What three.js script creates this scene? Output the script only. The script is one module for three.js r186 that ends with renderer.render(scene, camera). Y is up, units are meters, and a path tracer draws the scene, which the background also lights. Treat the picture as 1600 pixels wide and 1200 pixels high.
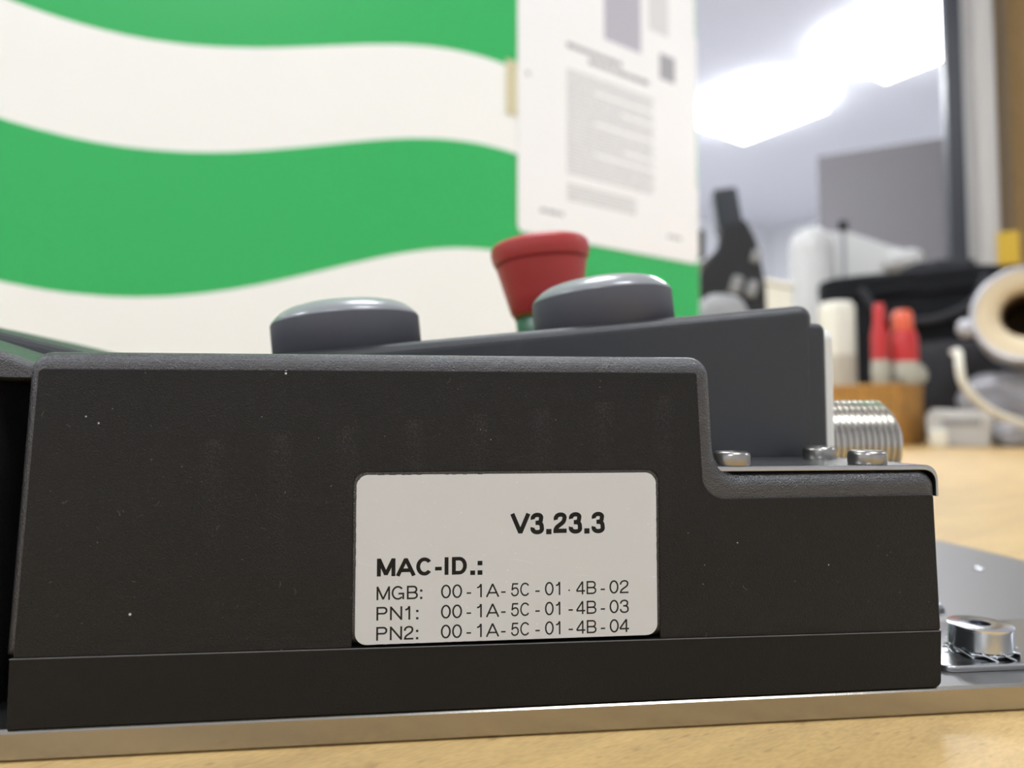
import * as THREE from 'three';
import { RoundedBoxGeometry } from 'three/addons/geometries/RoundedBoxGeometry.js';
import { mergeGeometries, toCreasedNormals } from 'three/addons/utils/BufferGeometryUtils.js';
import { ImprovedNoise } from 'three/addons/math/ImprovedNoise.js';
import { RectAreaLightUniformsLib } from 'three/addons/lights/RectAreaLightUniformsLib.js';

// ---------------------------------------------------------------- camera, light, exposure
const MM = 0.001, DEG = Math.PI / 180;
const scene = new THREE.Scene();
scene.background = new THREE.Color(0x000000);
const renderer = new THREE.WebGLRenderer({ antialias: true });
renderer.toneMapping = THREE.LinearToneMapping;
renderer.toneMappingExposure = 0.9;
renderer.shadowMap.enabled = true;
RectAreaLightUniformsLib.init();
const PANEL_GLOW = 18, PANEL_LIGHT = 6.5, PANEL_COLOR = new THREE.Color(0.955, 0.985, 1.03);

const YAW = 6.5 * DEG, PITCH = Math.atan(56 / 1100);
const camera = new THREE.PerspectiveCamera(2 * Math.atan(600 / 1100) / DEG, 4 / 3, 0.01, 40);
const EYE = new THREE.Vector3(-100 * Math.sin(YAW), 43.85, 100 * Math.cos(YAW)).multiplyScalar(MM);
camera.position.copy(EYE);
camera.lookAt(EYE.x + Math.sin(YAW) * Math.cos(PITCH), EYE.y + Math.sin(PITCH), EYE.z - Math.cos(YAW) * Math.cos(PITCH));
camera.focus = 0.1;
camera.userData.fStop = 14.5;

// ---------------------------------------------------------------- frames
// the switch unit is built along the world axes in millimetres; the room and the board are turned by ROOM_TURN about the up axis
const ROOM_TURN = 28.1 * DEG, O = [0.0541, -0.4397];
const room = (s, y, n) => [O[0] + s * Math.cos(ROOM_TURN) + n * Math.sin(ROOM_TURN), y, O[1] - s * Math.sin(ROOM_TURN) + n * Math.cos(ROOM_TURN)];
// a second floor frame for the clutter on the far end of the bench: x to the right, d away from the near end
const bench = (x, y, d) => [EYE.x + x * Math.cos(YAW) + d * Math.sin(YAW), y, EYE.z + x * Math.sin(YAW) - d * Math.cos(YAW)];
const BENCH_TURN = -YAW;

// ---------------------------------------------------------------- helpers
let seed = 7;
const rnd = () => { seed = (seed + 0x6d2b79f5) | 0; let t = Math.imul(seed ^ (seed >>> 15), 1 | seed); t = (t + Math.imul(t ^ (t >>> 7), 61 | t)) ^ t; return ((t ^ (t >>> 14)) >>> 0) / 4294967296; };
const perlin = new ImprovedNoise();
const used = new Map();
function numbered(name) { const n = used.get(name) ?? 0; used.set(name, n + 1); return n ? `${name}_${String(n).padStart(3, '0')}` : name; }
function shade(o) { o.castShadow = true; o.receiveShadow = true; return o; }
function thing(name, label, category, pos = [0, 0, 0], turn = 0, group) {
  const g = new THREE.Group(); g.name = numbered(name); g.position.set(...pos); g.rotation.y = turn;
  g.userData = { label, category }; if (group) g.userData.group = group;
  scene.add(g); return g;
}
function clean(g) { g = g.index ? g.toNonIndexed() : g; for (const k of Object.keys(g.attributes)) if (!['position', 'normal', 'uv'].includes(k)) g.deleteAttribute(k); return g; }
const join = (list) => mergeGeometries(list.map(clean));
function part(name, geo, mat, parent, label) {               // geometry in metres
  const m = shade(new THREE.Mesh(Array.isArray(geo) ? join(geo) : geo, mat)); m.name = name;
  if (label) m.userData.label = label;
  parent.add(m); return m;
}
const partMM = (name, geo, mat, parent, label) => { const g = Array.isArray(geo) ? join(geo) : geo; g.scale(MM, MM, MM); return part(name, g, mat, parent, label); };
function structure(name, geo, mat, pos, turn = ROOM_TURN) {
  const m = shade(new THREE.Mesh(geo, mat)); m.name = name; m.position.set(...pos); m.rotation.y = turn; m.userData.kind = 'structure'; scene.add(m); return m;
}
const lathe = (pts, seg = 64) => new THREE.LatheGeometry(pts.map(([r, y]) => new THREE.Vector2(Math.max(r, 1e-5), y)), seg);
const creased = (g, a = 35) => toCreasedNormals(g, a * DEG);
function extrude(shape, depth, bevel = 0, seg = 4, thick = bevel) {   // outline kept, bevelled inwards; z from 0 down to -depth
  const g = new THREE.ExtrudeGeometry(shape, { depth: depth - 2 * thick, bevelEnabled: bevel > 0, bevelSize: bevel, bevelThickness: thick, bevelOffset: -bevel, bevelSegments: seg, curveSegments: 10 });
  g.translate(0, 0, thick - depth); return g;
}
function rounded(pts, radii) {                                // polygon with rounded corners
  const s = new THREE.Shape(), n = pts.length;
  pts.forEach((p, i) => {
    const r = Array.isArray(radii) ? radii[i] : radii, a = pts[(i + n - 1) % n], b = pts[(i + 1) % n];
    const la = Math.hypot(a[0] - p[0], a[1] - p[1]), lb = Math.hypot(b[0] - p[0], b[1] - p[1]);
    const pa = [p[0] + (a[0] - p[0]) * r / la, p[1] + (a[1] - p[1]) * r / la], pb = [p[0] + (b[0] - p[0]) * r / lb, p[1] + (b[1] - p[1]) * r / lb];
    if (i) s.lineTo(...pa); else s.moveTo(...pa);
    if (r > 0) { const k = 0.55; s.bezierCurveTo(pa[0] + (p[0] - pa[0]) * k, pa[1] + (p[1] - pa[1]) * k, pb[0] + (p[0] - pb[0]) * k, pb[1] + (p[1] - pb[1]) * k, ...pb); }
  });
  s.closePath(); return s;
}
const rect = (x0, y0, x1, y1, r) => rounded([[x0, y0], [x1, y0], [x1, y1], [x0, y1]], r);
function planarUV(g) {                                       // uv in the geometry's own units, each face looked at along its main axis
  g = g.index ? g.toNonIndexed() : g; const p = g.attributes.position, uv = g.attributes.uv, a = new THREE.Vector3(), b = new THREE.Vector3(), c = new THREE.Vector3();
  for (let i = 0; i < p.count; i += 3) {
    a.fromBufferAttribute(p, i); b.fromBufferAttribute(p, i + 1).sub(a); c.fromBufferAttribute(p, i + 2).sub(a); b.cross(c);
    const x = Math.abs(b.x), y = Math.abs(b.y) * 1.01, z = Math.abs(b.z) * 1.3;
    for (let j = i; j < i + 3; j++) { if (z >= x && z >= y) uv.setXY(j, p.getX(j), p.getY(j)); else if (y >= x) uv.setXY(j, p.getX(j), p.getZ(j)); else uv.setXY(j, p.getZ(j), p.getY(j)); }
  }
  return g;
}
function softBox(w, h, d, power, noise, freq, off = 0) {      // a soft, slightly crumpled box standing on y = 0
  const g = new THREE.BoxGeometry(2, 2, 2, 28, 28, 28), p = g.attributes.position, v = new THREE.Vector3();
  for (let i = 0; i < p.count; i++) {
    v.fromBufferAttribute(p, i);
    const l = Math.pow(Math.abs(v.x) ** power + Math.abs(v.y) ** power + Math.abs(v.z) ** power, 1 / power);
    v.divideScalar(l);
    const k = 1 + noise * (perlin.noise(v.x * freq + off, v.y * freq + 3.1, v.z * freq + off) + 0.5 * perlin.noise(v.x * freq * 2.3 + off, v.y * freq * 2.3, v.z * freq * 2.3));
    p.setXYZ(i, v.x * k * w / 2, Math.max((v.y * k + 1) * h / 2, 0), v.z * k * d / 2);
  }
  g.computeVertexNormals(); return g;
}

// ---------------------------------------------------------------- procedural textures
function canvasTexture(w, h, draw, srgb = true) {
  const c = document.createElement('canvas'); c.width = w; c.height = h; draw(c.getContext('2d'), w, h);
  const t = new THREE.CanvasTexture(c); if (srgb) t.colorSpace = THREE.SRGBColorSpace; t.magFilter = THREE.LinearFilter; t.wrapS = t.wrapT = THREE.RepeatWrapping; return t;
}
function dataTexture(w, h, fn, srgb = false) {                // fn(u, v) -> [r, g, b] in 0..1
  const d = new Uint8Array(w * h * 4);
  for (let y = 0, i = 0; y < h; y++) for (let x = 0; x < w; x++, i += 4) { const c = fn(x / w, y / h); d[i] = 255 * c[0]; d[i + 1] = 255 * c[1]; d[i + 2] = 255 * c[2]; d[i + 3] = 255; }
  const t = new THREE.DataTexture(d, w, h); t.magFilter = THREE.LinearFilter; t.wrapS = t.wrapT = THREE.RepeatWrapping; if (srgb) t.colorSpace = THREE.SRGBColorSpace; t.needsUpdate = true; return t;
}
const cl = (x) => Math.min(1, Math.max(0, x));
function lattice(n) { const a = new Float32Array(n * n); for (let i = 0; i < a.length; i++) a[i] = rnd(); return (u, v) => { u = (u % 1 + 1) % 1 * n; v = (v % 1 + 1) % 1 * n; const x = Math.floor(u), y = Math.floor(v), fx = u - x, fy = v - y, X = (x + 1) % n, Y = (y + 1) % n, q = (t) => t * t * (3 - 2 * t), a0 = a[y % n * n + x % n], b0 = a[y % n * n + X], c0 = a[Y * n + x % n], d0 = a[Y * n + X]; return (a0 * (1 - q(fx)) + b0 * q(fx)) * (1 - q(fy)) + (c0 * (1 - q(fx)) + d0 * q(fx)) * q(fy); }; }
const n16 = lattice(16), n64 = lattice(64), n128 = lattice(128), n256 = lattice(256);

const grain = dataTexture(512, 512, (u, v) => { const k = 0.45 * n128(u, v) + 0.4 * n256(u, v) + 0.15 * n64(u, v); return [k, k, k]; });   // moulded plastic grain
grain.repeat.set(1 / 16, 1 / 16);                                                                                                          // uv in millimetres
const metalGrain = dataTexture(512, 512, (u, v) => { const k = 0.5 * n256(u, v) + 0.3 * n64(u, v) + 0.2 * n16(u, v); return [k, k, k]; });
metalGrain.repeat.set(1 / 24, 1 / 24);

// beech laminate: fine flecks along the bench
const woodMap = dataTexture(1536, 1536, (u, v) => {
  const band = n16(u * 0.5, v * 3) * 0.5 + n64(u * 0.25, v * 2) * 0.5, fleck = n256(u * 0.5, v * 2), fine = n256(u * 1.5 + 0.3, v * 5);
  const k = 1 + (band - 0.5) * 0.16 + (fine - 0.5) * 0.10 - (fleck > 0.8 ? (fleck - 0.8) * 0.6 : 0);
  return [cl(0.795 * k), cl(0.672 * (k - (k < 1 ? (1 - k) * 0.2 : 0))), cl(0.45 * (k - (k < 1 ? (1 - k) * 0.3 : 0)))];
}, true);
woodMap.repeat.set(1 / 0.36, 1 / 0.36);
const blockMap = dataTexture(512, 512, (u, v) => { const k = 0.82 + 0.36 * n64(u * 1.0, v * 0.08) - 0.12 * n16(u, v); return [cl(0.70 * k), cl(0.51 * k), cl(0.24 * k)]; }, true);

// ---------------------------------------------------------------- materials
const std = (o) => new THREE.MeshPhysicalMaterial(o);
const lin = (r, g, b) => new THREE.Color().setRGB(r, g, b);
const M = {
  plastic: std({ color: lin(0.020, 0.020, 0.0215), roughness: 0.27, ior: 1.7, bumpMap: grain, bumpScale: 0.00013 }),
  plasticFlat: std({ color: lin(0.009, 0.0085, 0.008), roughness: 0.55, specularIntensity: 0.4, bumpMap: grain, bumpScale: 0.00006 }),
  seam: std({ color: lin(0.10, 0.095, 0.09), roughness: 0.6 }),  // lightened plastic, the highlight along the seam is put into its colour
  plasticRear: std({ color: lin(0.020, 0.022, 0.024), roughness: 0.38, bumpMap: grain, bumpScale: 0.00005 }),
  steel: std({ color: lin(0.38, 0.355, 0.31), metalness: 1, roughness: 0.22, bumpMap: metalGrain, bumpScale: 0.00001 }),  // edge steel browned, the table reflection is put into its colour
  plateTop: std({ color: lin(0.26, 0.257, 0.25), metalness: 1, roughness: 0.42, bumpMap: metalGrain, bumpScale: 0.00001 }),
  zinc: std({ color: lin(0.66, 0.68, 0.69), metalness: 1, roughness: 0.19 }),
  bracket: std({ color: lin(0.42, 0.43, 0.44), metalness: 1, roughness: 0.25 }),
  screw: std({ color: lin(0.32, 0.305, 0.28), metalness: 1, roughness: 0.3 }),
  nickel: std({ color: lin(0.52, 0.50, 0.46), metalness: 1, roughness: 0.22 }),
  recess: std({ color: lin(0.03, 0.035, 0.05), metalness: 0.6, roughness: 0.4 }),
  gasket: std({ color: lin(0.62, 0.62, 0.58), roughness: 0.4 }),
  buttonSide: std({ color: lin(0.075, 0.075, 0.088), roughness: 0.5 }),
  buttonTop: std({ color: lin(0.22, 0.23, 0.24), roughness: 0.3, clearcoat: 0.5, clearcoatRoughness: 0.2 }),
  stopRed: std({ color: lin(0.38, 0.03, 0.025), roughness: 0.42 }),
  stopGreen: std({ color: lin(0.02, 0.10, 0.05), roughness: 0.35 }),
  stopYellow: std({ color: lin(0.5, 0.30, 0.03), roughness: 0.45 }),
  wood: std({ map: woodMap, color: lin(0.9, 0.9, 0.9), roughness: 0.42 }),
  block: std({ map: blockMap, roughness: 0.6 }),
  darkSteel: std({ color: lin(0.12, 0.12, 0.13), metalness: 0.6, roughness: 0.5 }),
  wall: std({ color: lin(0.82, 0.82, 0.84), roughness: 0.9 }),
  ceiling: std({ color: lin(0.86, 0.86, 0.91), roughness: 0.9 }),
  floor: std({ color: lin(0.40, 0.40, 0.41), roughness: 0.7 }),
  lampFrame: std({ color: lin(0.8, 0.8, 0.8), roughness: 0.5 }),
  lampGlow: std({ color: lin(0.8, 0.8, 0.8), roughness: 0.6, emissive: PANEL_COLOR, emissiveIntensity: PANEL_GLOW }),
  black: std({ color: lin(0.009, 0.0095, 0.011), roughness: 0.85, specularIntensity: 0.35 }),
  blackShiny: std({ color: lin(0.018, 0.021, 0.028), roughness: 0.4 }),
  charcoal: std({ color: lin(0.022, 0.022, 0.025), roughness: 0.65, specularIntensity: 0.6 }),
  greyPlastic: std({ color: lin(0.25, 0.25, 0.25), roughness: 0.6 }),
  whitePlastic: std({ color: lin(0.50, 0.50, 0.48), roughness: 0.45 }),
  cream: std({ color: lin(0.70, 0.68, 0.57), roughness: 0.5 }),
  creamDark: std({ color: lin(0.50, 0.46, 0.36), roughness: 0.6 }),
  redPlastic: std({ color: lin(0.48, 0.025, 0.025), roughness: 0.35 }),
  orangeRed: std({ color: lin(0.6, 0.09, 0.03), roughness: 0.35 }),
  greyRag: std({ color: lin(0.45, 0.45, 0.38), roughness: 0.8 }),
  film: std({ color: lin(0.56, 0.57, 0.60), roughness: 0.3, clearcoat: 0.4, clearcoatRoughness: 0.25 }),
  filmGrey: std({ color: lin(0.33, 0.33, 0.35), roughness: 0.35, clearcoat: 0.4, clearcoatRoughness: 0.3 }),
  card: std({ color: lin(0.66, 0.56, 0.38), roughness: 0.8 }),
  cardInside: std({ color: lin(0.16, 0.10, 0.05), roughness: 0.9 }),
  cabinet: std({ color: lin(0.25, 0.24, 0.255), roughness: 0.5 }),
  cabinetPale: std({ color: lin(0.40, 0.40, 0.40), roughness: 0.5 }),
  tube: std({ color: lin(0.52, 0.50, 0.46), roughness: 0.45 }),
  brown: std({ color: lin(0.16, 0.11, 0.055), roughness: 0.7 }),
  plank: std({ map: woodMap, roughness: 0.7, color: lin(0.52, 0.48, 0.42) }),
  yellow: std({ color: lin(0.60, 0.38, 0.01), roughness: 0.5 }),
  tape: std({ color: lin(0.66, 0.60, 0.38), roughness: 0.5 }),
  pink: std({ color: lin(0.62, 0.06, 0.10), roughness: 0.4 }),
};

// ---------------------------------------------------------------- the room
const CEIL = 1.894, FLOOR = -0.75, S0 = -3.2, S1 = 5.6, N0 = -3.7, N1 = 3.4, T = 0.12;
const roomBox = (name, s0, s1, y0, y1, a0, a1, mat) => structure(name, new THREE.BoxGeometry(s1 - s0, y1 - y0, a1 - a0), mat, room((s0 + s1) / 2, (y0 + y1) / 2, (a0 + a1) / 2));
roomBox('floor', S0 - T, S1 + T, FLOOR - T, FLOOR, N0 - T, N1 + T, M.floor);
roomBox('ceiling', S0 - T, S1 + T, CEIL, CEIL + T, N0 - T, N1 + T, M.ceiling);
roomBox('wall_back', S0 - T, S1 + T, FLOOR, CEIL, N0 - T, N0, M.wall);
roomBox('wall_front', S0 - T, S1 + T, FLOOR, CEIL, N1, N1 + T, M.wall);
roomBox('wall_left', S0 - T, S0, FLOOR, CEIL, N0, N1, M.wall);
roomBox('wall_right', S1, S1 + T, FLOOR, CEIL, N0, N1, M.wall);

// ceiling panels: two in view beyond the board, the rest of the grid out of frame, one added to brighten the back wall
function ceilingPanel(s, n, label, group) {
  const t = thing('ceiling_light', label, 'ceiling light', room(s, CEIL - 0.001, n), ROOM_TURN, group);
  const f = rect(-0.31, -0.31, 0.31, 0.31, 0.004); f.holes.push(rect(-0.29, -0.29, 0.29, 0.29, 0.004));
  const fg = extrude(f, 0.022, 0.002, 2); fg.rotateX(Math.PI / 2); fg.translate(0, 0, 0);
  part('frame', fg, M.lampFrame, t);
  const d = new RoundedBoxGeometry(0.58, 0.075, 0.58, 2, 0.003); d.translate(0, -0.02, 0); part('diffuser', d, M.lampGlow, t);  // box shaped deep, glowing sides stand for bloom on the ceiling
  const l = new THREE.RectAreaLight(PANEL_COLOR, PANEL_LIGHT, 0.57, 0.57);
  const p = room(s, CEIL - 0.062, n); l.position.set(...p); l.lookAt(p[0], p[1] - 1, p[2]); l.name = 'ceiling_light_glow'; l.castShadow = true; scene.add(l);
}
ceilingPanel(3.18, -2.1, 'glowing square ceiling panel further back, just right of the paper sheet');
ceilingPanel(3.11, -1.15, 'glowing square ceiling panel nearer the camera, beside the black post top');
for (const [s, n, where] of [[0.25, -2.1, 'hidden behind the striped board'], [0.25, -0.55, 'straight above the back edge of the bench'], [0.0, 1.2, 'above the near edge of the bench'], [-2.2, -0.6, 'far left of the striped board'], [-1.9, 1.6, 'left of the bench near the front wall'], [3.1, 1.5, 'right of the bench near the front wall'], [2.45, -3.0, 'added unseen behind the striped board to brighten the back wall']]) ceilingPanel(s, n, 'square ceiling panel ' + where);

// ---------------------------------------------------------------- the workbench
{
  const t = thing('workbench', 'long light beech workbench under the black switch unit and all the clutter', 'workbench', room(0.62, 0, -0.07), ROOM_TURN);
  const top = new RoundedBoxGeometry(2.65, 0.03, 1.54, 3, 0.004); top.translate(0, -0.015, 0);
  const p = top.attributes.position, uv = top.attributes.uv; for (let i = 0; i < p.count; i++) uv.setXY(i, p.getX(i), p.getZ(i) + p.getY(i));
  part('tabletop', top, M.wood, t);
  for (const [x, z] of [[-1.25, -0.65], [1.25, -0.65], [-1.25, 0.65], [1.25, 0.65]]) { const l = new RoundedBoxGeometry(0.06, 0.72, 0.06, 2, 0.004); l.translate(x, -0.39, z); part('leg', l, M.darkSteel, t); }
}

// ---------------------------------------------------------------- the switch unit (millimetres)
const unit = thing('safety_switch_unit', 'black plastic safety switch unit with white printed label, bolted on a steel plate', 'switch unit');

// steel mounting plate, chamfered
{
  const s = rect(-112, -118, 156, 0.4, 1.5), g = extrude(s, 4.1, 0.45, 1); g.rotateX(-Math.PI / 2); g.translate(0, 4.1, 0);
  // extrude lies in x / -z after the turn: shape y becomes -z, so mirror the outline
  const p = g.attributes.position; for (let i = 0; i < p.count; i++) p.setZ(i, -p.getZ(i));
  for (let i = 0; i < p.count; i += 3) { for (const a of [p, g.attributes.uv]) { const k = a.itemSize, t = a.array.slice(i * k + k, i * k + 2 * k); a.array.copyWithin(i * k + k, i * k + 2 * k, i * k + 3 * k); a.array.set(t, i * k + 2 * k); } }
  g.computeVertexNormals();
  partMM('mounting_plate', g, [M.plateTop, M.steel], unit, 'grey steel plate under the black housings');
}

// front housing: lower strip, body with stepped right end, face panel standing a hair proud
const seamY = (x) => 13.05 - (x + 65) * 0.0055;
{
  const base = rounded([[-65.3, 4.15], [64.3, 4.15], [64.6, seamY(64) - 0.02], [-65.2, seamY(-65) - 0.02]], [0, 0.9, 0, 0]);
  const lg = extrude(base, 24.4, 0.18, 2); lg.translate(0, 0, 0.36); partMM('lower_housing', lg, M.plasticFlat, unit, 'narrow black strip below the housing seam');
  const body = rounded([[-66.3, seamY(-65) + 0.05], [65.6, seamY(64) + 0.05], [65.0, 36.2], [30.2, 36.0], [29.4, 53.15], [-64.4, 53.0]], [0, 0, 2.6, 3.6, 2.9, 2.6]);
  partMM('housing', planarUV(extrude(body, 24, 2.3, 8, 1.7)), M.plastic, unit);
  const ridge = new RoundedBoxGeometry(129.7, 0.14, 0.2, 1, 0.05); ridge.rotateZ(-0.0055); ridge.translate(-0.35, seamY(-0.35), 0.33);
  partMM('seam_highlight', ridge, M.seam, unit, 'thin parting line, coloured lighter in place of a highlight');
  // face panel with an open pocket at its lower edge for the label
  const y0 = 13.1, fs = rounded([[-64.8, y0 + 0.02], [-21.95, y0 - 0.22], [-21.95, 36.65], [21.3, 36.65], [21.3, y0 - 0.46], [64.5, y0 - 0.68], [64.0, 32.6], [28.0, 32.4], [27.2, 50.75], [-62.9, 50.6]], [0.4, 0.2, 1.7, 1.7, 0.2, 0.4, 0.6, 3.2, 0.5, 0.6]);
  const W = 1920, H = 720, k = W / 132;
  const X = (x) => (x + 66) * k, Y = (y) => H - (y - 4) * k;
  const color = canvasTexture(W, H, (c) => {
    c.fillStyle = '#1b1a19'; c.fillRect(0, 0, W, H);
    for (let i = 0; i < 9000; i++) { const b = 34 + rnd() * 26; c.fillStyle = `rgba(${b},${b},${b},0.5)`; c.fillRect(rnd() * W, rnd() * H, 1 + rnd(), 1 + rnd()); }
    for (let j = 0; j < 9; j++) for (let i = 0; i < 900; i++) { const b = 40 + rnd() * 34, d = rnd() * rnd(); c.fillStyle = `rgba(${b},${b},${b},0.45)`; c.fillRect(X(-40.6 + j * 8.95 + (rnd() + rnd() - 1) * 2.0), Y(41.3 + j * 0.86 - d * 24), 1 + rnd(), 1 + rnd()); }   // lighter speckle clustered along the faint ribs
    for (let i = 0; i < 900; i++) { const b = 44 + rnd() * 40; c.fillStyle = `rgba(${b},${b},${b - 4},0.6)`; c.fillRect(rnd() * W, rnd() * H, 1 + rnd(), 1 + rnd()); }
    for (let i = 0; i < 130; i++) { const b = 90 + rnd() * 90; c.fillStyle = `rgba(${b},${b},${b - 8},0.85)`; c.beginPath(); c.arc(rnd() * W, rnd() * H, 0.4 + rnd() * 0.9, 0, 7); c.fill(); }
    c.lineWidth = 1; for (let i = 0; i < 46; i++) { const x = rnd() * W, y = rnd() * H, a = rnd() * 6.3, l = 2 + rnd() * 7; c.strokeStyle = `rgba(150,148,140,${0.3 + rnd() * 0.4})`; c.beginPath(); c.moveTo(x, y); c.quadraticCurveTo(x + Math.cos(a) * l, y + Math.sin(a) * l, x + Math.cos(a + 0.5) * l * 1.6, y + Math.sin(a + 0.5) * l * 1.6); c.stroke(); }
    for (const [x, y, r] of [[-55.2, 43.4, 1.8], [-56.8, 44.3, 1.6], [-50.6, 18.3, 2.6], [-31.2, 50.2, 2.2], [33, 26, 1.5], [47, 22.5, 1.5], [52, 33, 1.5]]) { c.fillStyle = '#c9c7bf'; c.beginPath(); c.arc(X(x), Y(y), r, 0, 7); c.fill(); }
  });
  const bump = canvasTexture(W, H, (c) => {
    const img = c.createImageData(W, H);
    for (let y = 0, i = 0; y < H; y++) for (let x = 0; x < W; x++, i += 4) {
      const mx = x / k - 66, my = (H - y) / k + 4;
      let rib = 0;                                            // faint sink marks over the ribs inside
      for (let j = 0; j < 9; j++) { const cx = -40.6 + j * 8.95, top = 41.3 + j * 0.86, w = (mx - cx) / 1.7; if (my < top) rib += Math.exp(-w * w * w * w) * Math.min(1, (top - my) / 0.5) * Math.exp(-(top - my) / 16); }
      const g = 0.45 * n256(x / 360, y / 360) + 0.55 * n256(x / 190 + 0.37, y / 190), v = 110 + 95 * (g - 0.5) - 55 * rib;
      img.data[i] = img.data[i + 1] = img.data[i + 2] = v; img.data[i + 3] = 255;
    }
    c.putImageData(img, 0, 0);
  }, false);
  for (const t of [color, bump]) { t.repeat.set(1 / 132, 1 / (H / k)); t.offset.set(66 / 132, -4 / (H / k)); }
  const mat = std({ map: color, roughness: 0.52, specularIntensity: 0.45, bumpMap: bump, bumpScale: 0.00035 });
  const g = extrude(fs, 0.35, 0.1, 1); g.translate(0, 0, 0.25);
  partMM('face_panel', g, mat, unit);
}

// printed label, lettering drawn as strokes
function glyph(c, ch, x, y, h, wt) {                          // x left, y baseline (canvas, down), returns advance
  const a = wt / 2, P = (u, v) => [x + u * h, y - v * h], W = { V: 0.93, M: 1.12, A: 0.95, C: 1.0, I: 0.39, D: 1.0, G: 1.06, B: 0.93, P: 0.93, N: 1.0, '.': 0.39, ':': 0.39, '-': 0.47, ' ': 0.39 }[ch] ?? 0.775;
  c.lineWidth = wt * h; c.lineCap = 'butt'; c.lineJoin = 'miter'; c.miterLimit = 1.6;
  const line = (...p) => { c.beginPath(); p.forEach((q, i) => (i ? c.lineTo(...P(...q)) : c.moveTo(...P(...q)))); c.stroke(); };
  const arc = (cx, cy, rx, ry, a0, a1, ccw = true) => { c.beginPath(); c.ellipse(...P(cx, cy), rx * h, ry * h, 0, -a0 * DEG, -a1 * DEG, ccw); c.stroke(); };
  const dot = (cy) => { const [px, py] = P(0.195, cy); const r = Math.max(wt, 0.13) * 0.62 * h; c.fillRect(px - r, py - r, 2 * r, 2 * r); };
  const L = 0.09, R = W - 0.07;
  switch (ch) {
    case 'V': line([0.06, 1], [W / 2, a * 0.5], [W - 0.06, 1]); break;
    case 'A': line([0.05, 0], [W / 2, 1 - a * 0.5], [W - 0.05, 0]); line([0.2, 0.31], [W - 0.2, 0.31]); break;
    case 'M': line([L + a, 0], [L + a, 1 - a], [L + a, 1]); line([L + a, 0.97], [W / 2, a], [R - a, 0.97]); line([R - a, 0], [R - a, 1]); break;
    case 'N': line([L + a, 0], [L + a, 1]); line([L + a, 0.95], [R - a, 0.05]); line([R - a, 0], [R - a, 1]); break;
    case 'I': line([W / 2, 0], [W / 2, 1]); break;
    case 'C': arc(0.5, 0.5, 0.43 - a, 0.51 - a, 38, 322); break;
    case 'G': arc(0.5, 0.5, 0.45 - a, 0.51 - a, 40, 318); line([0.54, 0.44], [0.95 - a, 0.44], [0.95 - a, 0.02]); break;
    case 'D': line([L + a, 0], [L + a, 1]); c.beginPath(); c.moveTo(...P(L, 1 - a)); c.lineTo(...P(0.46, 1 - a)); c.bezierCurveTo(...P(R + 0.06 - a, 1 - a), ...P(R + 0.06 - a, a), ...P(0.46, a)); c.lineTo(...P(L, a)); c.stroke(); break;
    case 'P': case 'B': {
      line([L + a, 0], [L + a, 1]); const m = 0.5;
      c.beginPath(); c.moveTo(...P(L, 1 - a)); c.lineTo(...P(0.55, 1 - a)); c.bezierCurveTo(...P(0.92 - a, 1 - a), ...P(0.92 - a, m), ...P(0.55, m)); c.lineTo(...P(L, m)); c.stroke();
      if (ch === 'B') { c.beginPath(); c.moveTo(...P(L, m)); c.lineTo(...P(0.56, m)); c.bezierCurveTo(...P(0.97 - a, m), ...P(0.97 - a, a), ...P(0.56, a)); c.lineTo(...P(L, a)); c.stroke(); } break;
    }
    case '0': arc(0.39, 0.5, 0.34 - a, 0.51 - a, 0, 359.9); line([0.73 - a, 0.5], [0.73 - a, 0.51]); break;
    case '1': line([0.42, 0], [0.42, 0.99]); line([0.14, 0.73], [0.26, 0.76], [0.37, 0.86], [0.4, 0.99]); break;
    case '2': c.beginPath(); c.moveTo(...P(0.06 + a, 0.66)); c.bezierCurveTo(...P(0.08, 1.06 - a * 0.6), ...P(0.71, 1.08 - a * 0.6), ...P(0.70 - a, 0.7)); c.bezierCurveTo(...P(0.68 - a, 0.42), ...P(0.14, 0.4), ...P(0.09 + a * 0.5, a)); c.lineTo(...P(0.71, a)); c.stroke(); break;
    case '3': c.beginPath(); c.moveTo(...P(0.06 + a, 0.7)); c.bezierCurveTo(...P(0.1, 1.06 - a * 0.6), ...P(0.68, 1.06 - a * 0.6), ...P(0.68 - a, 0.73)); c.bezierCurveTo(...P(0.68 - a, 0.56), ...P(0.5, 0.53), ...P(0.3, 0.53)); c.stroke();
      c.beginPath(); c.moveTo(...P(0.3, 0.53)); c.bezierCurveTo(...P(0.55, 0.54), ...P(0.73 - a, 0.48), ...P(0.72 - a, 0.28)); c.bezierCurveTo(...P(0.7, -0.07 + a * 0.6), ...P(0.08, -0.09 + a * 0.6), ...P(0.05 + a, 0.3)); c.stroke(); break;
    case '4': line([0.53, 0], [0.53, 0.97], [0.07, 0.33], [0.07, 0.25 + a * 0.2]); line([0.04, 0.26], [0.73, 0.26]); break;
    case '5': c.beginPath(); c.moveTo(...P(0.66, 0.99 - a)); c.lineTo(...P(0.2, 0.99 - a)); c.lineTo(...P(0.13, 0.46)); c.bezierCurveTo(...P(0.25, 0.68), ...P(0.72 - a, 0.72), ...P(0.72 - a, 0.33)); c.bezierCurveTo(...P(0.71 - a, -0.07 + a * 0.6), ...P(0.1, -0.07 + a * 0.6), ...P(0.05 + a, 0.28)); c.stroke(); break;
    case '.': dot(0.08); break;
    case ':': dot(0.08); dot(0.62); break;
    case '-': line([0.06, 0.36], [W - 0.06, 0.36]); break;
  }
  return W * h;
}
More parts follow.
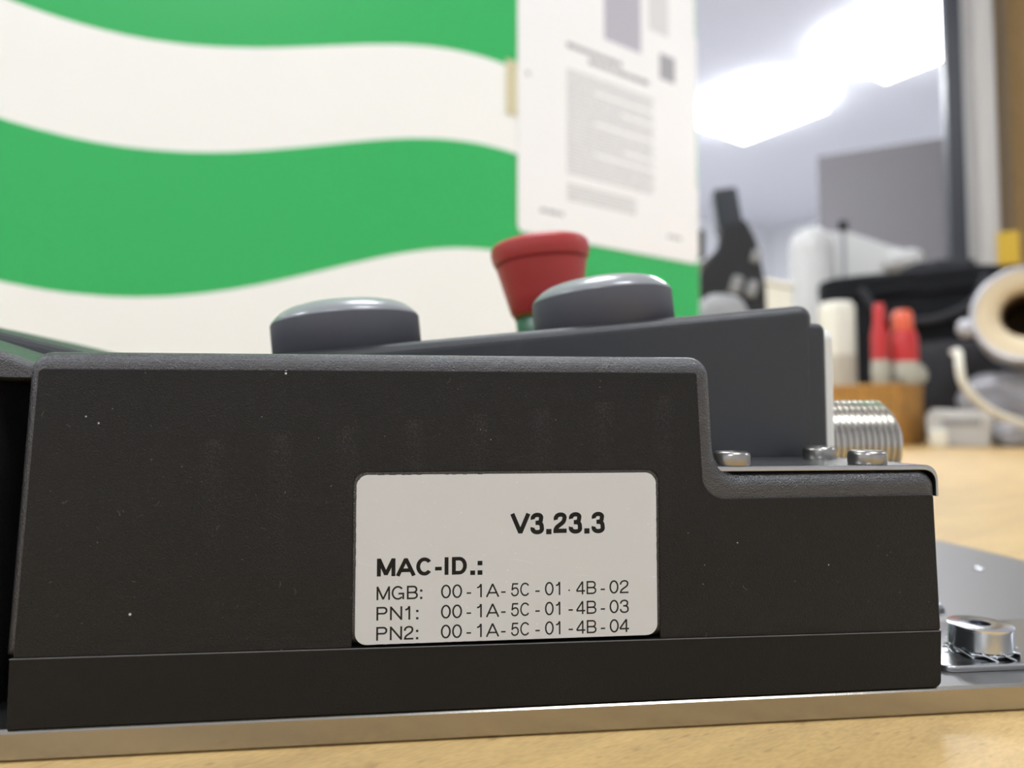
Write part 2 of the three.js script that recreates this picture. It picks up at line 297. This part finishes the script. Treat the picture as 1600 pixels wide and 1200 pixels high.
function write(c, text, x, y, h, wt, width) {                 // stretched to the given width
  const W = (s) => [...s].reduce((w, ch) => w + glyphWidth(ch), 0) * h, k = width / W(text);
  c.save(); c.translate(x, 0); c.scale(k, 1); let at = 0; for (const ch of text) at += glyph(c, ch, at, y, h, wt); c.restore();
}
const glyphWidth = (ch) => ({ V: 0.93, M: 1.12, A: 0.95, C: 1.0, I: 0.39, D: 1.0, G: 1.06, B: 0.93, P: 0.93, N: 1.0, '.': 0.39, ':': 0.39, '-': 0.47, ' ': 0.39 }[ch] ?? 0.775);
{
  const x0 = -21.55, x1 = 20.9, y0 = 13.2, y1 = 36.25, k = 44, W = Math.round((x1 - x0) * k), H = Math.round((y1 - y0) * k);
  const map = canvasTexture(W, H, (c) => {
    c.fillStyle = '#bfc0bf'; c.fillRect(0, 0, W, H);
    for (let i = 0; i < 160; i++) { c.fillStyle = `rgba(255,255,250,${0.15 + rnd() * 0.3})`; c.beginPath(); c.arc(rnd() * W, rnd() * H, 1 + rnd() * 2.5, 0, 7); c.fill(); }
    for (let i = 0; i < 9; i++) { const x = rnd() * W, y = rnd() * H; c.strokeStyle = 'rgba(255,255,255,0.3)'; c.lineWidth = 1.2; c.beginPath(); c.moveTo(x, y); c.lineTo(x + 40 + rnd() * 120, y + rnd() * 30); c.stroke(); }
    const X = (x) => (x - x0) * k, Y = (y) => (y1 - y) * k;
    c.fillStyle = c.strokeStyle = '#0b0b0b';
    write(c, 'V3.23.3', X(-0.15), Y(27.85), 2.8 * k, 0.215, 13.6 * k);
    write(c, 'MAC-ID.:', X(-18.9), Y(22.4), 2.42 * k, 0.205, 14.9 * k);
    c.fillStyle = c.strokeStyle = '#100f0f';
    [['MGB:', 19.2, '2', 6.6], ['PN1:', 16.45, '3', 6.1], ['PN2:', 13.75, '4', 6.1]].forEach(([head, y, last, w], row) => {
      write(c, head, X(-18.85), Y(y), 1.83 * k, 0.125, w * k);
      const gx = (u) => -9.9 + (u - 690) / 11.0, h = 1.83 * k;
      for (const [s, u, v] of [['00', 689, 723], ['1A', 742, 779], ['5C', 796.5, 828], ['01', 849, 880], ['4B', 899, 932], ['0' + last, 951, 984]]) write(c, s, X(gx(u)), Y(y), h, 0.115, (v - u) / 11.0 * k);
      for (const [i, u] of [729, 782, 835, 887, 938].entries()) c.fillRect(X(gx(u)), Y(y + 0.72), (row === 0 && i === 3 ? 0.2 : 0.62) * k, 0.2 * k);
    });
  });
  map.repeat.set(1 / (x1 - x0), 1 / (y1 - y0)); map.offset.set(-x0 / (x1 - x0), -y0 / (y1 - y0));
  const g = extrude(rect(x0, y0, x1, y1, 1.6), 0.2, 0.04, 1); g.translate(0, 0, 0.16);
  partMM('printed_label', g, std({ map, roughness: 0.4, specularIntensity: 0.5 }), unit, 'white label printed with version number and hardware addresses');
}

// rear control housing with the sloping top
const slope = (x) => 60.2 + 0.107 * (x - 6.5), TILT = Math.atan(0.107);
{
  const s = rounded([[-66, 4.15], [61.2, 4.15], [60.8, slope(60.8)], [-66, slope(-66)]], [0, 0, 2.8, 0]);
  const g = extrude(s, 88, 2.2, 6); g.translate(0, 0, -26);
  const fl = extrude(rounded([[40, 4.15], [63.4, 4.15], [63.2, 62.3], [40, 62.3]], [0, 0, 1.6, 0]), 84, 1.2, 4); fl.translate(0, 0, -26.2);
  partMM('control_housing', [planarUV(g), planarUV(fl)], M.plasticRear, unit, 'black housing behind with a sloping top carrying the buttons');
  const e = rect(-58, 20, -27, 61.2, 2.2), eg = extrude(e, 1.7, 0.3, 2); eg.rotateY(-Math.PI / 2); eg.translate(62.5, 0, 0);
  const bb = new THREE.Box3().setFromBufferAttribute(eg.attributes.position); eg.translate(63.4 - bb.min.x, 0, -27.4 - bb.max.z);
  partMM('end_plate', eg, M.gasket, unit, 'pale grey end plate behind the threaded connector');
}
// neighbouring module on the left, top rising to the left
{
  const s = rounded([[-108, 4.15], [-71.2, 4.15], [-70.6, 49.1], [-108, 49.1]], 0);
  const cap = rounded([[-108, 49.2], [-62, 49.2], [-62, 50.4], [-66.4, 52.0], [-70.1, 53.4], [-108, 66]], 0);
  const g = extrude(s, 24, 1.2, 3); const cg = extrude(cap, 18, 1.1, 5, 1.6); cg.translate(0, 0, -4); partMM('side_housing', [planarUV(g), planarUV(cg)], M.plastic, unit, 'black housing at the far left, set back with a dark gap');
  const r = rounded([[-108, 4.15], [-66.1, 4.15], [-66.1, 54.6], [-85.0, 59.1], [-108, 64.6]], 0);
  const h = extrude(r, 80, 2.0, 4); h.translate(0, 0, -27); partMM('side_control_housing', h, M.plasticRear, unit);
}
// two grey push buttons on the slope
function pushButton(x, lift, z) {
  const g = new THREE.Group(); g.name = 'push_button'; g.position.set(x * MM, slope(x) * MM, z * MM); g.rotation.z = TILT; unit.add(g);
  partMM('button_ring', lathe([[0, -6], [14.35, -6], [14.35, lift - 0.25], [14.2, lift], [0, lift]], 96), M.buttonSide, g);
  partMM('button_cap', creased(lathe([[14.15, lift], [14.1, lift + 0.25], [13.3, lift + 1.1], [12.2, lift + 2.0], [11.0, lift + 2.6], [9.6, lift + 3.0], [8.4, lift + 3.1], [7.4, lift + 2.95], [0, lift + 2.8]], 96), 40), M.buttonTop, g);
}
pushButton(-27.6, 6.8, -42); pushButton(24.0, 7.0, -42);

// red emergency stop knob on a green collar
{
  const g = new THREE.Group(); g.name = 'emergency_stop'; g.position.set(19.8 * MM, 72.7 * MM, -90 * MM); g.rotation.z = TILT; unit.add(g);
  partMM('stop_knob', creased(lathe([[0, 0], [9.2, 0], [9.6, 0.5], [10.6, 5], [11.7, 10], [12.45, 13.4], [12.2, 13.7], [12.2, 14.0], [12.95, 14.3], [13.4, 15.8], [13.6, 17.4], [13.4, 18.7], [12.6, 19.6], [11.2, 20.1], [0, 20.3]], 96), 30), M.stopRed, g, 'red mushroom-shaped stop knob');
  partMM('stop_ring', lathe([[0, -0.7], [8.9, -0.7], [9.0, 0], [0, 0]], 64), M.stopYellow, g, 'thin yellow ring');
  partMM('stop_collar', lathe([[0, -14], [8.6, -14], [8.6, -0.7], [0, -0.7]], 64), M.stopGreen, g, 'dark green collar');
}
// threaded metal connector leaving the end plate
{
  const g = new THREE.Group(); g.name = 'connector'; g.position.set(64 * MM, 38.9 * MM, -40 * MM); g.rotation.z = -Math.PI / 2; unit.add(g);
  const pts = [[0, -1], [8.2, -1], [8.2, 0.4]]; for (let k = 0; k < 13; k++) { const y = 0.7 + k * 1.32; pts.push([8.35, y], [9.05, y + 0.42], [9.05, y + 0.62], [8.35, y + 1.1]); }
  pts.push([8.3, 17.9], [7.6, 18.6], [6.6, 18.6], [6.4, 12], [0, 12]);
  partMM('thread', creased(lathe(pts, 80), 25), M.nickel, g, 'silver threaded metal sleeve');
  partMM('insert', lathe([[0, 12], [6.3, 12], [6.3, 15], [5.8, 15.4], [0, 15.4]], 40), M.recess, g);
}
// thin bracket on the step with its three screws, its right end bent down
{
  const g = new THREE.Group(); g.name = 'bracket'; g.position.set(30.4 * MM, 36.25 * MM, 0); unit.add(g);
  const s = new THREE.Shape(); s.moveTo(0, 0); s.lineTo(32.6, 0); s.bezierCurveTo(33.9, 0, 34.65, -0.75, 34.65, -2.0); s.lineTo(34.65, -4); s.lineTo(35.05, -4); s.lineTo(35.05, -1.8); s.bezierCurveTo(35.05, 0, 34.1, 0.75, 32.9, 0.75); s.lineTo(0, 0.75); s.closePath();
  const bg = extrude(s, 24.2, 0.12, 2); bg.translate(0, 0, -0.5); partMM('bracket_sheet', bg, M.bracket, g, 'thin zinc plated sheet bent down at its right end');
  for (const [x, z, k] of [[3.3, -3.1, 0], [25.6, -3.6, 1], [27.2, -20.0, 2]]) {
    const head = creased(lathe([[0, 0], [2.7, 0], [2.8, 0.15], [2.8, 1.45], [2.65, 1.85], [2.3, 2.1], [1.45, 2.1], [1.4, 1.95], [1.4, 0.7], [0, 0.7]], 48), 40);
    const m = partMM('screw_head', head, M.screw, g); m.position.set(x * MM, 0.78 * MM, z * MM); m.rotation.y = k;
  }
}
// zinc strip on the plate at the right, cap bolts on toothed lock washers
{
  const s = rounded([[69.0, -28], [118, -28], [118, -4.9], [69.0, -4.9]], 2.2), g = extrude(s, 1.0, 0.25, 3);
  const p = g.attributes.position; const q = g.clone(), r = q.attributes.position;
  for (let i = 0; i < p.count; i++) r.setXYZ(i, p.getX(i), 5.1 + p.getZ(i), p.getY(i));
  for (let i = 0; i < r.count; i += 3) { const a = [r.getX(i + 1), r.getY(i + 1), r.getZ(i + 1)]; r.setXYZ(i + 1, r.getX(i + 2), r.getY(i + 2), r.getZ(i + 2)); r.setXYZ(i + 2, ...a); }
  q.computeVertexNormals();
  partMM('strip', creased(q, 40), M.bracket, unit, 'zinc plated strip lying on the plate');
  function bolt(x, z, turn) {
    const b = new THREE.Group(); b.name = 'cap_bolt'; b.position.set(x * MM, 5.1 * MM, z * MM); b.rotation.y = turn; unit.add(b);
    // head: round with a crisp top rim and a socket
    const N = 72, rows = [[1.0, 0.95], [1.0, 3.85], [1, 4.1], [1, 4.55], [1, 4.65]], v = [], idx = [];
    const rad = () => 4.78;
    rows.forEach(([k, y], j) => { for (let i = 0; i < N; i++) { const a = i / N * 2 * Math.PI; let R = rad(a) * k; if (j > 1) R = j === 4 ? 4.7 : 4.9; const yy = y; v.push(R * Math.cos(a), yy, R * Math.sin(a)); } });
    for (let j = 0; j < 4; j++) for (let i = 0; i < N; i++) { const a = j * N + i, c = j * N + (i + 1) % N; idx.push(a, a + N, c, c, a + N, c + N); }
        const ring = v.length / 3; for (let i = 0; i < N; i++) { const a = i / N * 2 * Math.PI; v.push(1.6 * Math.cos(a), 4.65, 1.6 * Math.sin(a)); }
    for (let i = 0; i < N; i++) { const a = 4 * N + i, c = 4 * N + (i + 1) % N, d = ring + i, e = ring + (i + 1) % N; idx.push(a, d, c, c, d, e); }
    const bot = v.length / 3; v.push(0, 0.95, 0); for (let i = 0; i < N; i++) idx.push(bot, i, (i + 1) % N);
    const hg = new THREE.BufferGeometry(); hg.setAttribute('position', new THREE.Float32BufferAttribute(v, 3)); hg.setIndex(idx);
    hg.setAttribute('uv', new THREE.Float32BufferAttribute(new Float32Array(v.length / 3 * 2), 2)); hg.computeVertexNormals();
    const hh = creased(hg, 30); hh.scale(MM, MM, MM); part('bolt_head', hh, M.zinc, b, 'shiny round bolt head');
    partMM('bolt_recess', lathe([[1.6, 4.65], [1.5, 4.5], [1.4, 3.6], [0, 3.5]], 32), M.recess, b);
    // toothed washer: ring with twisted teeth
    const teeth = [lathe([[3.2, 0.2], [4.6, 0.2], [4.6, 0.85], [3.2, 0.85], [3.2, 0.2]], 64)];
    for (let i = 0; i < 10; i++) { const t = new RoundedBoxGeometry(1.5, 0.3, 2.5, 2, 0.1); t.rotateX(-0.4); t.translate(4.7, 0.5, 0); t.rotateY(i / 10 * 2 * Math.PI); teeth.push(t); }
    partMM('lock_washer', teeth, M.zinc, b, 'toothed lock washer');
  }
  bolt(80.4, -11.2, -0.14); bolt(71.2, -21.5, 0.1);
  partMM('rivet', (() => { const d = lathe([[0, 2.4], [0.9, 2.2], [1.9, 1.3], [2.4, 0], [0, 0]], 40); d.translate(93.2, 4.1, -39.5); return d; })(), M.bracket, unit);
  partMM('rivet', (() => { const d = lathe([[0, 0.9], [0.6, 0.75], [1.1, 0.35], [1.3, 0], [0, 0]], 32); d.translate(133.5, 4.1, -75); return d; })(), M.zinc, unit);
}

// ---------------------------------------------------------------- the wave-striped board, its sheet and tapes (room frame, millimetres)
{
  const t = thing('display_board', 'upright board painted in wavy green and white stripes behind the unit', 'board', room(0, 0, 0), ROOM_TURN);
  const x0 = -520, x1 = 212, h = 740;
  const map = canvasTexture(1464, 1480, (c, W, H) => {
    const X = (s) => (s - x0) / (x1 - x0) * W, Y = (y) => H - y / h * H;
    c.fillStyle = '#f6f6f0'; c.fillRect(0, 0, W, H);
    const wave = (m, a, p) => (s) => m + a * Math.cos(2 * Math.PI * (s + p) / 535);
    const band = (lo, hi) => { c.fillStyle = '#2fb25c'; c.beginPath(); for (let s = x0 - 5; s <= x1 + 5; s += 4) c.lineTo(X(s), Y(lo(s))); for (let s = x1 + 5; s >= x0 - 5; s -= 4) c.lineTo(X(s), Y(hi(s))); c.fill(); };
    band(wave(142.5, 30.5, 18), wave(225, 28, 20)); band(wave(291.5, 30, 22), wave(372, 29, 22)); band(wave(440, 30, 22), wave(520, 29, 22)); band(wave(590, 30, 22), wave(668, 29, 22)); band(wave(-20, 30, 18), wave(66, 29, 18));
  });
  map.repeat.set(1 / (x1 - x0), 1 / h); map.offset.set(-x0 / (x1 - x0), 0);
  const g = extrude(rect(x0, 0, x1, h, 2), 14, 0.8, 2); partMM('panel', g, std({ map, roughness: 0.38 }), t);
}
{
  const t = thing('paper_sheet', 'laminated white printed sheet with rounded corners taped on the striped board', 'sheet', room(0, 0, 0.0004), ROOM_TURN);
  const W = 1000, H = 1414;
  const map = canvasTexture(W, H, (c) => {
    const k = W / 210, X = (s) => s * k, Y = (y) => H - (y - 191) * k;
    c.fillStyle = '#f6f5f2'; c.fillRect(0, 0, W, H);
    const row = (s0, s1, y, hh, tone) => { c.fillStyle = tone; let s = s0; while (s < s1) { const w = 3 + rnd() * 9; c.fillRect(X(s), Y(y + hh), X(Math.min(w, s1 - s)), hh * k); s += w + 1.1; } };
    c.fillStyle = '#b9b5bd'; c.fillRect(X(92), Y(470), X(44), 96 * k);          // tinted picture block
    c.fillStyle = '#dcdbd8'; c.fillRect(X(146), Y(470), X(26), 70 * k);
    row(50, 112, 354, 4.5, '#a3a2a0'); row(74, 146, 346.5, 4.5, '#a3a2a0');
    for (let y = 334, i = 0; y > 244; y -= 3.0, i++) row(50, (i % 9 === 4 ? 82 : i % 11 === 8 ? 116 : 152) - (i % 3) * 2, y, 1.7, '#c2c1bf');
    for (let y = 237; y > 222; y -= 3.0) row(50, 128, y, 1.7, '#c0bfbc');
    c.fillStyle = '#a3a2a4'; c.fillRect(X(160), Y(382), X(20), 24 * k);
    row(22, 46, 210, 3.2, '#a8a7a4'); row(168, 186, 210.5, 3.2, '#b2b1ae');
    row(8, 12, 318, 4, '#c4c3c0');
  });
  map.repeat.set(1 / 210, 1 / 297); map.offset.set(0, -191 / 297);
  const g = extrude(rect(0, 191, 209, 488, 6), 0.4, 0); g.translate(0, 0, 0.4); partMM('laminate', g, std({ map, roughness: 0.4, clearcoat: 0.5, clearcoatRoughness: 0.15 }), t);
}
{
  const t = thing('tape_strip', 'short yellowish tape strip at the left edge of the white sheet', 'tape', room(0, 0, 0.0005), ROOM_TURN);
  const g = extrude(rect(-11, 282, -0.6, 326, 1), 0.3, 0.05, 1); g.translate(0, 0, 0.4); partMM('tape', g, M.tape, t);
}

// ---------------------------------------------------------------- clutter at the far end of the bench
// dark upright tool
{
  const t = thing('hand_tool', 'dark upright hand tool with a tall head standing right of the striped board', 'tool', bench(0.319, 0, 1.02), BENCH_TURN - 0.2);
  const s = rounded([[-0.046, 0], [0.05, 0], [0.046, 0.235], [0.034, 0.30], [0.02, 0.33], [-0.012, 0.33], [-0.018, 0.292], [-0.034, 0.275], [-0.046, 0.258]], [0.004, 0.004, 0.012, 0.008, 0.005, 0.005, 0.006, 0.006, 0.012]);
  const b = extrude(s, 0.06, 0.008, 4); b.translate(0, 0, 0.03); part('body', b, M.charcoal, t);
  const h = extrude(rounded([[-0.018, 0.315], [0.017, 0.318], [0.008, 0.378], [-0.026, 0.376]], 0.006), 0.05, 0.006, 4); h.translate(0, 0, 0.03); part('head', h, M.blackShiny, t, 'black head block');
  const l = new THREE.CapsuleGeometry(0.005, 0.034, 6, 16); l.translate(-0.041, 0.30, 0.01); part('lever', l, M.black, t);
  const a = new THREE.CapsuleGeometry(0.004, 0.03, 6, 12); a.rotateZ(-0.9); a.translate(-0.036, 0.272, 0.01); part('lever_arm', a, M.brown, t);
  for (const [x, y, z, w] of [[0.032, 0.275, 0.028, 0.012], [0.005, 0.235, 0.03, 0.016], [0.026, 0.228, 0.03, 0.015]]) { const k = new RoundedBoxGeometry(w, w * 1.6, 0.012, 3, 0.004); k.rotateZ(-0.3); k.translate(x, y, z); part('grip_pad', k, M.greyPlastic, t); }
}
{
  const t = thing('grey_cover', 'rounded grey plastic cover at the foot of the dark upright tool', 'cover', bench(0.268, 0, 0.9), BENCH_TURN);
  part('shell', softBox(0.08, 0.205, 0.07, 3, 0.01, 2), M.greyPlastic, t);
}
{
  const t = thing('red_jar', 'small jar with a pinkish red lid peeking over the rear housing', 'jar', bench(0.379, 0, 1.13), BENCH_TURN);
  part('jar_body', lathe([[0, 0], [0.02, 0], [0.022, 0.004], [0.022, 0.195], [0.018, 0.203], [0, 0.203]], 32), M.whitePlastic, t);
  part('lid', lathe([[0, 0.203], [0.021, 0.203], [0.022, 0.206], [0.022, 0.224], [0.02, 0.228], [0, 0.229]], 32), M.pink, t);
}
{
  const t = thing('cream_box', 'cream storage box with a sloping lid between dark tool and white canister', 'box', bench(0.545, 0, 1.52), BENCH_TURN - 0.35);
  const s = rounded([[-0.06, 0], [0.06, 0], [0.06, 0.318], [-0.06, 0.35]], 0.006), g = extrude(s, 0.08, 0.005, 3); g.translate(0, 0, 0.04); part('box_body', g, M.cream, t);
  const l = extrude(rounded([[-0.063, 0.351], [0.063, 0.3175], [0.063, 0.329], [-0.063, 0.364]], 0.004), 0.086, 0.003, 2); l.translate(0, 0, 0.043); part('box_lid', l, M.cream, t);
}
{
  const t = thing('white_canister', 'tall white plastic canister with a domed top behind the black bag', 'canister', bench(0.826, 0, 1.92), BENCH_TURN);
  part('canister_body', lathe([[0, 0], [0.053, 0], [0.058, 0.004], [0.058, 0.49], [0, 0.49]], 48), M.whitePlastic, t);
  part('dome', lathe([[0.058, 0.49], [0.0575, 0.512], [0.053, 0.537], [0.043, 0.556], [0.028, 0.566], [0.012, 0.571], [0, 0.572]], 48), M.whitePlastic, t);
}
{
  const t = thing('white_hood', 'white plastic hood sloping down to the right above the black bag', 'hood', bench(1.04, 0, 2.0), BENCH_TURN - 0.5);
  const g = extrude(rounded([[-0.12, 0], [0.12, 0], [0.12, 0.49], [0.05, 0.525], [-0.08, 0.59], [-0.12, 0.585]], [0.004, 0.004, 0.02, 0.01, 0.012, 0.012]), 0.10, 0.01, 4); g.translate(0, 0, 0.05); part('hood_shell', g, M.whitePlastic, t);
  const k = softBox(0.1, 0.055, 0.08, 3, 0.08, 3); k.translate(0.07, 0.455, 0.05); part('hood_fold', k, M.whitePlastic, t);
}
{
  const t = thing('thin_stand', 'thin grey stand with a small dark knob before the white hood', 'stand', bench(0.852, 0, 1.79), BENCH_TURN);
  part('rod', lathe([[0, 0.01], [0.007, 0.01], [0.006, 0.535], [0, 0.535]], 20), M.greyPlastic, t);
  part('foot', lathe([[0, 0], [0.03, 0], [0.03, 0.006], [0.01, 0.012], [0, 0.012]], 32), M.greyPlastic, t);
  part('knob', lathe([[0, 0.53], [0.011, 0.53], [0.013, 0.536], [0.013, 0.548], [0.01, 0.555], [0, 0.556]], 24), M.charcoal, t);
}
// black soft bag
{
  const t = thing('tool_bag', 'large soft black tool bag behind the wooden block and red bottles', 'bag', bench(0.90, 0, 1.57), BENCH_TURN - 0.5);
  part('bag_body', softBox(0.37, 0.345, 0.2, 8, 0.02, 2.4, 1.7), M.black, t);
  const f = softBox(0.36, 0.065, 0.205, 6, 0.03, 3.5, 4.2); f.translate(-0.008, 0.30, 0.005); part('flap', f, M.black, t);
  const b = softBox(0.14, 0.05, 0.09, 3, 0.12, 3, 8); b.translate(0.05, 0.345, 0); part('folded_top', b, M.charcoal, t);
  const p = softBox(0.20, 0.16, 0.05, 4, 0.05, 2.5, 6); p.translate(0.06, 0.05, 0.095); part('pocket', p, M.charcoal, t);
  const h = new THREE.TubeGeometry(new THREE.CatmullRomCurve3([[-0.1, 0.33, 0.1], [-0.06, 0.27, 0.112], [0.02, 0.25, 0.116], [0.1, 0.28, 0.112], [0.13, 0.34, 0.1]].map((q) => new THREE.Vector3(...q))), 40, 0.009, 10); part('handle', h, M.charcoal, t);
}
{
  const t = thing('cream_bottle', 'cream plastic bottle with rounded shoulders beside the rear housing edge', 'bottle', bench(0.645, 0, 1.39), BENCH_TURN);
  part('bottle_body', creased(lathe([[0, 0], [0.03, 0], [0.0335, 0.004], [0.0335, 0.262], [0.032, 0.27], [0.027, 0.276], [0.016, 0.278], [0, 0.278]], 48), 40), M.cream, t);
  part('sticker', lathe([[0.0338, 0.10], [0.0338, 0.17], [0.0336, 0.17], [0.0336, 0.10], [0.0338, 0.10]], 48), M.creamDark, t);
}
// wooden block that holds the red bottles
{
  const t = thing('wooden_block', 'honey coloured wooden block under the two red bottles', 'block', bench(0.633, 0, 1.231), BENCH_TURN - 50 * DEG);
  const g = new RoundedBoxGeometry(0.12, 0.104, 0.11, 3, 0.003); g.translate(0, 0.052, 0); part('block_body', g, M.block, t);
  const l = new RoundedBoxGeometry(0.122, 0.012, 0.112, 3, 0.003); l.translate(0, 0.098, 0); part('top_board', l, M.block, t);
}
function redBottle(x, d, r, h, label, upper) {
  const t = thing('red_bottle', label, 'bottle', bench(x, 0.104, d), BENCH_TURN);
  part('bottle_base', creased(lathe([[0, 0], [r * 0.85, 0], [r, 0.005], [r * 1.05, 0.02], [r, h * 0.30], [0, h * 0.30]], 36), 40), M.greyRag, t, 'pale grey lower half');
  part('bottle_body', creased(lathe([[0, h * 0.30], [r, h * 0.30], [r * 0.98, h * 0.62], [r * 0.8, h * 0.72], [0, h * 0.72]], 36), 40), M.redPlastic, t);
  part('cap', creased(lathe([[0, h * 0.72], [r * 0.72, h * 0.72], [r * 0.66, h * 0.95], [r * 0.5, h], [0, h]], 36), 40), upper, t);
}
redBottle(0.632, 1.205, 0.0135, 0.14, 'slim dark red bottle with a pale base, left of the orange-red one', M.redPlastic);
redBottle(0.672, 1.205, 0.0235, 0.128, 'wider orange-red bottle with a pale grey base on the wooden block', M.orangeRed);
{
  const t = thing('crumpled_cloth', 'pale grey crumpled cloth around the foot of the red bottles', 'cloth', bench(0.703, 0.104, 1.225), BENCH_TURN - 0.6);
  part('cloth_fold', softBox(0.036, 0.036, 0.036, 2.4, 0.15, 2.5, 2), M.greyRag, t);
}
// white adapter and grey scrap in front of the roll
{
  const t = thing('white_adapter', 'small white plastic adapter box lying in front of the black bag', 'adapter', bench(0.728, 0, 1.15), BENCH_TURN - 0.55);
  const g = extrude(rounded([[-0.043, 0], [0.040, 0], [0.046, 0.05], [0.03, 0.058], [-0.036, 0.062], [-0.046, 0.05]], 0.008), 0.06, 0.006, 4); g.translate(0, 0, 0.03); part('adapter_body', g, M.whitePlastic, t);
  const s = new RoundedBoxGeometry(0.052, 0.01, 0.004, 2, 0.0015); s.translate(0.004, 0.04, 0.0305); part('slot', s, M.greyPlastic, t);
  const b = new RoundedBoxGeometry(0.026, 0.028, 0.02, 3, 0.005); b.translate(-0.028, 0.014, 0.036); part('plug', b, M.cream, t);
}
{
  const t = thing('grey_scrap', 'crumpled grey plastic scrap right of the white adapter', 'scrap', bench(0.802, 0, 1.13), BENCH_TURN - 0.3);
  part('scrap_fold', softBox(0.06, 0.036, 0.04, 2.6, 0.2, 2.4, 5), M.filmGrey, t);
}
// plastic film roll on a folded bundle
{
  const t = thing('folded_film', 'grey folded plastic film bundle under the film roll', 'film bundle', bench(0.922, 0, 1.245), BENCH_TURN - 0.62);
  part('bundle', softBox(0.22, 0.131, 0.18, 3.2, 0.06, 2.2, 9), M.filmGrey, t);
}
{
  const t = thing('film_roll', 'white plastic film roll with a thick cream core, end facing the camera', 'roll', bench(0.825, 0.2135, 1.12), BENCH_TURN - 36 * DEG);
  const along = (pts) => { const g = creased(lathe(pts, 72), 40); g.rotateX(-Math.PI / 2); return g; };       // local y of the lathe runs to -z
  part('wound_film', along([[0.069, -0.004], [0.074, -0.006], [0.077, -0.002], [0.078, 0.004], [0.078, 0.20], [0.069, 0.20], [0.069, -0.004]]), M.film, t);
  part('core', along([[0.037, 0.012], [0.046, 0.001], [0.056, -0.002], [0.0688, -0.003], [0.0688, 0.20], [0.037, 0.20], [0.037, 0.012]]), M.card, t, 'thick cream core ring');
  part('core_lining', along([[0.0345, 0.014], [0.0368, 0.012], [0.0368, 0.199], [0, 0.199], [0, 0.197], [0.0345, 0.197], [0.0345, 0.014]]), M.cardInside, t, 'dark hollow of the core');
  const f = softBox(0.03, 0.03, 0.05, 2.4, 0.2, 2.5, 3); f.translate(-0.082, -0.03, -0.02); part('film_end', f, M.film, t, 'loose end of the film');
}
{
  const t = thing('white_cable', 'pale cable looping down in front of the grey film bundle', 'cable', bench(0.70, 0, 1.08), BENCH_TURN);
  const c = new THREE.CatmullRomCurve3([[0.03, 0.155, -0.08], [0.0, 0.148, -0.02], [-0.012, 0.13, 0.0], [-0.01, 0.1, 0.005], [0.012, 0.072, 0.005], [0.045, 0.052, 0], [0.085, 0.04, -0.01], [0.13, 0.022, -0.02], [0.18, 0.006, -0.04], [0.24, 0.006, -0.05]].map((q) => new THREE.Vector3(...q)));
  part('cable_sheath', new THREE.TubeGeometry(c, 90, 0.006, 12), M.cream, t);
}
// uprights beyond the clutter
{
  const t = thing('black_post', 'tall black square upright post right of the grey cabinet', 'post', bench(1.19, 0, 1.86), BENCH_TURN - 0.3);
  const g = extrude(rect(-0.021, -0.021, 0.021, 0.021, 0.004), 1.5, 0.002, 2); g.rotateX(-Math.PI / 2); g.translate(0, 1.5, 0); const bb = new THREE.Box3().setFromBufferAttribute(g.attributes.position); g.translate(0, -bb.min.y, 0); part('profile', g, M.blackShiny, t);
}
{
  const t = thing('pale_tube', 'tall pale grey round tube with a yellow tag beside the black post', 'tube', bench(1.286, 0, 1.90), BENCH_TURN);
  part('tube_wall', lathe([[0, 0], [0.04, 0], [0.04, 1.5], [0, 1.5]], 40), M.tube, t);
  const y = new RoundedBoxGeometry(0.076, 0.088, 0.006, 3, 0.002); y.rotateY(-0.6); y.translate(0.022, 0.50, 0.042); part('tag', y, M.yellow, t, 'square yellow tag');
}
{
  const t = thing('brown_tube', 'dark brown upright tube between pale tube and wooden plank', 'tube', bench(1.38, 0, 1.96), BENCH_TURN);
  part('tube_wall', lathe([[0, 0], [0.03, 0], [0.03, 1.5], [0, 1.5]], 32), M.brown, t);
}
{
  const t = thing('wooden_plank', 'upright wooden plank at the right edge of the picture', 'plank', bench(1.475, 0, 1.98), BENCH_TURN - 0.5);
  const g = new RoundedBoxGeometry(0.13, 1.5, 0.025, 3, 0.003); g.translate(0, 0.75, 0); part('board', g, M.plank, t);
}
// tall grey cabinet on the floor
{
  const t = thing('grey_cabinet', 'tall plain grey cabinet standing on the floor behind the bench', 'cabinet', bench(1.522, FLOOR, 2.88), BENCH_TURN - 27 * DEG);
  const b = new RoundedBoxGeometry(0.44, 1.86, 0.4, 3, 0.008); b.translate(0, 0.93, 0); part('carcass', b, M.cabinet, t);
  for (const x of [0]) { const d = new RoundedBoxGeometry(0.42, 1.76, 0.016, 3, 0.004); d.translate(x, 0.95, 0.204); part('door', d, M.cabinet, t); }
  const e = new RoundedBoxGeometry(0.02, 1.84, 0.02, 2, 0.004); e.translate(0.228, 0.92, 0.19); part('edge_trim', e, M.cabinetPale, t);
}

renderer.render(scene, camera);
